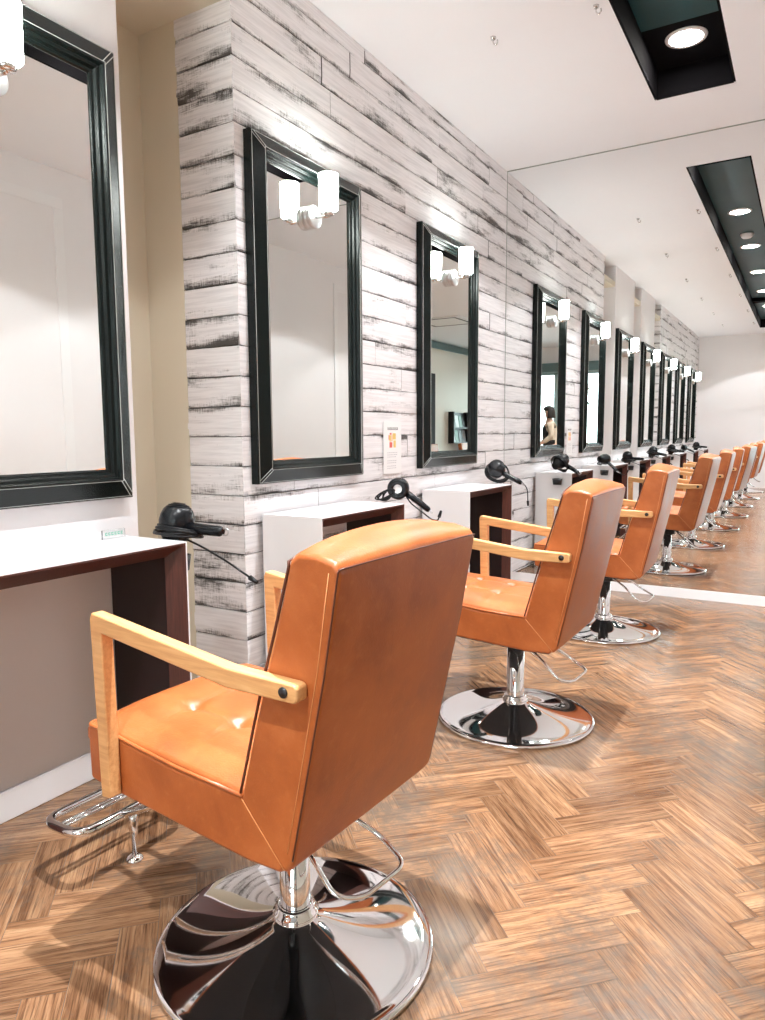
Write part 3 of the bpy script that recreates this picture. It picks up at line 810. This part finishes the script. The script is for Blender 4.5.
# potted plant by the window
pt = empty('potted_plant', (2.28, -5.35, 0)); tag(pt, 'tall dark green potted plant by the bright window, reflected in a framed mirror', 'plant')
bm = bmesh.new(); lathe(bm, [(0, 0), (.14, 0), (.17, .32), (.155, .32), (.15, .28), (0, .28)], 28); obj('pot', bm, M['trim'], pt)
bm = bmesh.new(); tube(bm, [(0, 0, .28), (.01, .01, 1.2), (-.01, 0, 2.05)], [.018, .014, .01], 8); obj('stem', bm, M['walnut'], pt)
bm = bmesh.new(); rn = random.Random(5)
for i in range(46):
    an = rn.uniform(0, 2 * PI); el = rn.uniform(-.5, .9); L = rn.uniform(.14, .26); z0 = rn.uniform(1.85, 2.15)
    d = Vector((math.cos(an) * math.cos(el), math.sin(an) * math.cos(el), math.sin(el))); s_ = Vector((-math.sin(an), math.cos(an), 0))
    o = Vector((0, 0, z0)); pts = []
    a = [o + d * .03, o + d * L * .5 + s_ * .035, o + d * L - Vector((0, 0, .04)), o + d * L * .5 - s_ * .035]
    lo = [p - Vector((0, 0, .003)) for p in a]
    A = [bm.verts.new(p) for p in a]; B = [bm.verts.new(p) for p in lo]
    bm.faces.new(A); bm.faces.new(B[::-1])
    for j in range(4): bm.faces.new((A[j], A[(j + 1) % 4], B[(j + 1) % 4], B[j]))
obj('foliage', bm, M['leaf'], pt)

# ------------------------------------------------------------------ the person (about 1.63 m, standing in profile, facing +x)
def skin_mesh(name, verts, edges, radii, m, parent=None, root=0, sub=2):
    me = bpy.data.meshes.new(name); me.from_pydata(verts, edges, []); me.materials.append(m)
    o = bpy.data.objects.new(name, me); C.objects.link(o)
    if parent: o.parent = parent
    sk = o.modifiers.new('skin', 'SKIN'); sk.use_smooth_shade = True
    for i, v in enumerate(me.skin_vertices[0].data):
        rr = radii[i]; v.radius = rr if isinstance(rr, tuple) else (rr, rr); v.use_root = (i == root)
    ss = o.modifiers.new('sub', 'SUBSURF'); ss.levels = sub; ss.render_levels = sub
    return o
pn = empty('person', (2.46, -3.45, 0), math.radians(22)); tag(pn, 'person with dark bob, beige cardigan over black top, looking down, seen in a framed mirror', 'person')
V_ = []; E_ = []; R_ = []
def add(p, r, prev=None):
    V_.append(p); R_.append(r)
    if prev is not None: E_.append((prev, len(V_) - 1))
    return len(V_) - 1
pel = add((0, 0, .90), (.13, .10)); wa = add((.0, 0, 1.05), (.115, .09), pel); ch_ = add((-.01, 0, 1.22), (.13, .10), wa); sh = add((-.01, 0, 1.34), (.10, .075), ch_); nk = add((.0, 0, 1.42), .048, sh)
hd1 = add((.02, 0, 1.49), .06, nk); hd2 = add((.025, 0, 1.56), .078, hd1); hd3 = add((.02, 0, 1.60), .06, hd2)
for s in (-1, 1):
    a = add((-.01, s * .15, 1.33), .055, sh); b = add((-.03, s * .20, 1.07), .042, a); c = add((.16, s * .17, .93), .032, b); d = add((.22, s * .15, .90), (.028, .018), c)
    for j, (fx, fy, L) in enumerate(((.0, .025, .07), (.0, .010, .08), (.0, -.006, .075), (.0, -.020, .06))):
        e_ = add((.255, s * .15 + fy, .885), .0095, d); f_ = add((.255 + L * .6, s * .15 + fy, .865), .008, e_); add((.255 + L * .75, s * .15 + fy, .84), .007, f_)
    t1 = add((.235, s * .15 - .035 * s, .90), .010, d); add((.27, s * .15 - .045 * s, .885), .008, t1)
    hp = add((0, s * .085, .84), .085, pel); kn = add((.01, s * .09, .47), .055, hp); an = add((-.02, s * .09, .09), .036, kn); ft = add((.06, s * .095, .04), .036, an); add((.15, s * .10, .03), .028, ft)
skin_mesh('body', V_, E_, R_, M['skin'], pn)
bm = bmesh.new()   # face details: nose, ears
lathe(bm, [(0, .022), (.010, .006), (.013, 0)], 10, Matrix.Translation((.092, 0, 1.535)) @ Matrix.Rotation(PI / 2, 4, 'Y'))
obj('nose', bm, M['skin'], pn, smooth=True)
bm = bmesh.new(); box(bm, (.088, -.022, 1.500), (.094, .022, 1.505)); obj('mouth', bm, mat('lip', (.45, .16, .14), .5), pn)
for s in (-1, 1):
    bm = bmesh.new(); bmesh.ops.create_uvsphere(bm, u_segments=10, v_segments=8, radius=.009, matrix=Matrix.Translation((.088, s * .03, 1.555))); obj('eye', bm, M['hair'], pn, smooth=True)
# bob hair: shell around head, open to the face
bm = bmesh.new(); rows = []
for i in range(11):
    th = i / 10 * PI * .80; row = []
    for j in range(25):
        ph = math.radians(72) + j / 24 * math.radians(216)
        rr = .112 * math.sin(th) if th < PI / 2 else .112 + .010 * math.sin((th - PI / 2) * 1.6)
        z = 1.565 + (.105 * math.cos(th) if th < PI / 2 else -.135 * (th - PI / 2) / (PI * .3))
        row.append(bm.verts.new((.005 + rr * math.cos(ph) * 1.05, rr * math.sin(ph), z)))
    rows.append(row)
for A, B in zip(rows, rows[1:]):
    for j in range(24): bm.faces.new((A[j], A[j + 1], B[j + 1], B[j]))
hr = obj('hair', bm, M['hair'], pn, smooth=True); so = hr.modifiers.new('so', 'SOLIDIFY'); so.thickness = .03; so.offset = -1
bm = bmesh.new(); bmesh.ops.create_uvsphere(bm, u_segments=20, v_segments=10, radius=1, matrix=Matrix.Translation((.012, 0, 1.615)) @ Matrix.Diagonal((.108, .105, .062, 1)))
obj('fringe', bm, M['hair'], hr, smooth=True)
skin_mesh('black_top', [(0, 0, .86), (0, 0, 1.05), (.0, 0, 1.22), (-.005, 0, 1.35)], [(0, 1), (1, 2), (2, 3)], [(.145, .115), (.135, .11), (.15, .12), (.11, .085)], M['black_cloth'], pn)
tv = []; te = []; tr = []
for s in (-1, 1):
    b_ = len(tv); tv += [(0, s * .085, .90), (0, s * .09, .66), (.01, s * .09, .47), (-.02, s * .09, .12)]; te += [(b_, b_ + 1), (b_ + 1, b_ + 2), (b_ + 2, b_ + 3)]; tr += [.10, .085, .075, .065]
tv.append((0, 0, .92)); te += [(8, 0), (8, 4)]; tr.append(.11)
skin_mesh('trousers', tv, te, tr, M['black_cloth'], pn, root=8)
cv = [(-.05, 0, .80), (-.05, 0, 1.05), (-.04, 0, 1.22), (-.03, 0, 1.35)]; ce = [(0, 1), (1, 2), (2, 3)]; cr_ = [(.14, .13), (.13, .12), (.145, .125), (.11, .09)]
for s in (-1, 1):
    b_ = len(cv); cv += [(-.015, s * .15, 1.335), (-.035, s * .205, 1.07), (.13, s * .175, .95)]; ce += [(3, b_), (b_, b_ + 1), (b_ + 1, b_ + 2)]; cr_ += [.072, .06, .045]
skin_mesh('cardigan', cv, ce, cr_, M['cardigan'], pn)

# ------------------------------------------------------------------ light
wd = bpy.data.worlds.new('world'); bpy.context.scene.world = wd; wd.use_nodes = True
wd.node_tree.nodes['Background'].inputs[0].default_value = (.86, .96, 1., 1)
wd.node_tree.nodes['Background'].inputs[1].default_value = 8.
for o in [o for o in bpy.data.objects if o.name.split('.')[0] == 'downlight']:
    for nm, en, ang, bl in (('downlight_beam', 520, 68, 1.), ('downlight_spill', 75, 114, .12)):
        L = bpy.data.lights.new(nm, 'SPOT'); L.energy = en; L.spot_size = math.radians(ang); L.spot_blend = bl; L.shadow_soft_size = .022; L.color = (.95, .97, 1.)
        lo = bpy.data.objects.new(nm, L); C.objects.link(lo); lo.location = (0, 0, -.016); lo.parent = o
pl = bpy.data.lights.new('window_portal', 'AREA'); pl.shape = 'RECTANGLE'; pl.size = 2.7; pl.size_y = 2.3; pl.cycles.is_portal = True
po = bpy.data.objects.new('window_portal', pl); C.objects.link(po); po.location = (3.36, YE - .16, 1.32); po.rotation_euler = (math.radians(90), 0, 0)

# ------------------------------------------------------------------ camera
yaw, pit, roll = .5369, .1074, -.0059
fwd = Vector((-math.sin(yaw) * math.cos(pit), math.cos(yaw) * math.cos(pit), -math.sin(pit)))
rt = fwd.cross(Vector((0, 0, 1))).normalized(); up = rt.cross(fwd)
cr2 = rt * math.cos(roll) + up * math.sin(roll); cu2 = -rt * math.sin(roll) + up * math.cos(roll)
cam = bpy.data.cameras.new('camera'); cam.sensor_fit = 'HORIZONTAL'; cam.sensor_width = 36; cam.lens = 36 * 710.8 / 765; cam.clip_start = .01
co = bpy.data.objects.new('camera', cam); C.objects.link(co)
co.matrix_world = Matrix(((cr2.x, cu2.x, -fwd.x, 2.015), (cr2.y, cu2.y, -fwd.y, 0.), (cr2.z, cu2.z, -fwd.z, 1.15), (0, 0, 0, 1)))
sc = bpy.context.scene; sc.camera = co
sc.view_settings.view_transform = 'Standard'; sc.view_settings.look = 'None'; sc.view_settings.exposure = .30; sc.view_settings.gamma = 1.
cy = sc.cycles
cy.use_denoising = True; cy.max_bounces = 14; cy.diffuse_bounces = 5; cy.glossy_bounces = 10; cy.transmission_bounces = 6; cy.transparent_max_bounces = 8
cy.caustics_reflective = True; cy.blur_glossy = .3; cy.caustics_refractive = False; cy.sample_clamp_indirect = 8.; cy.use_light_tree = True
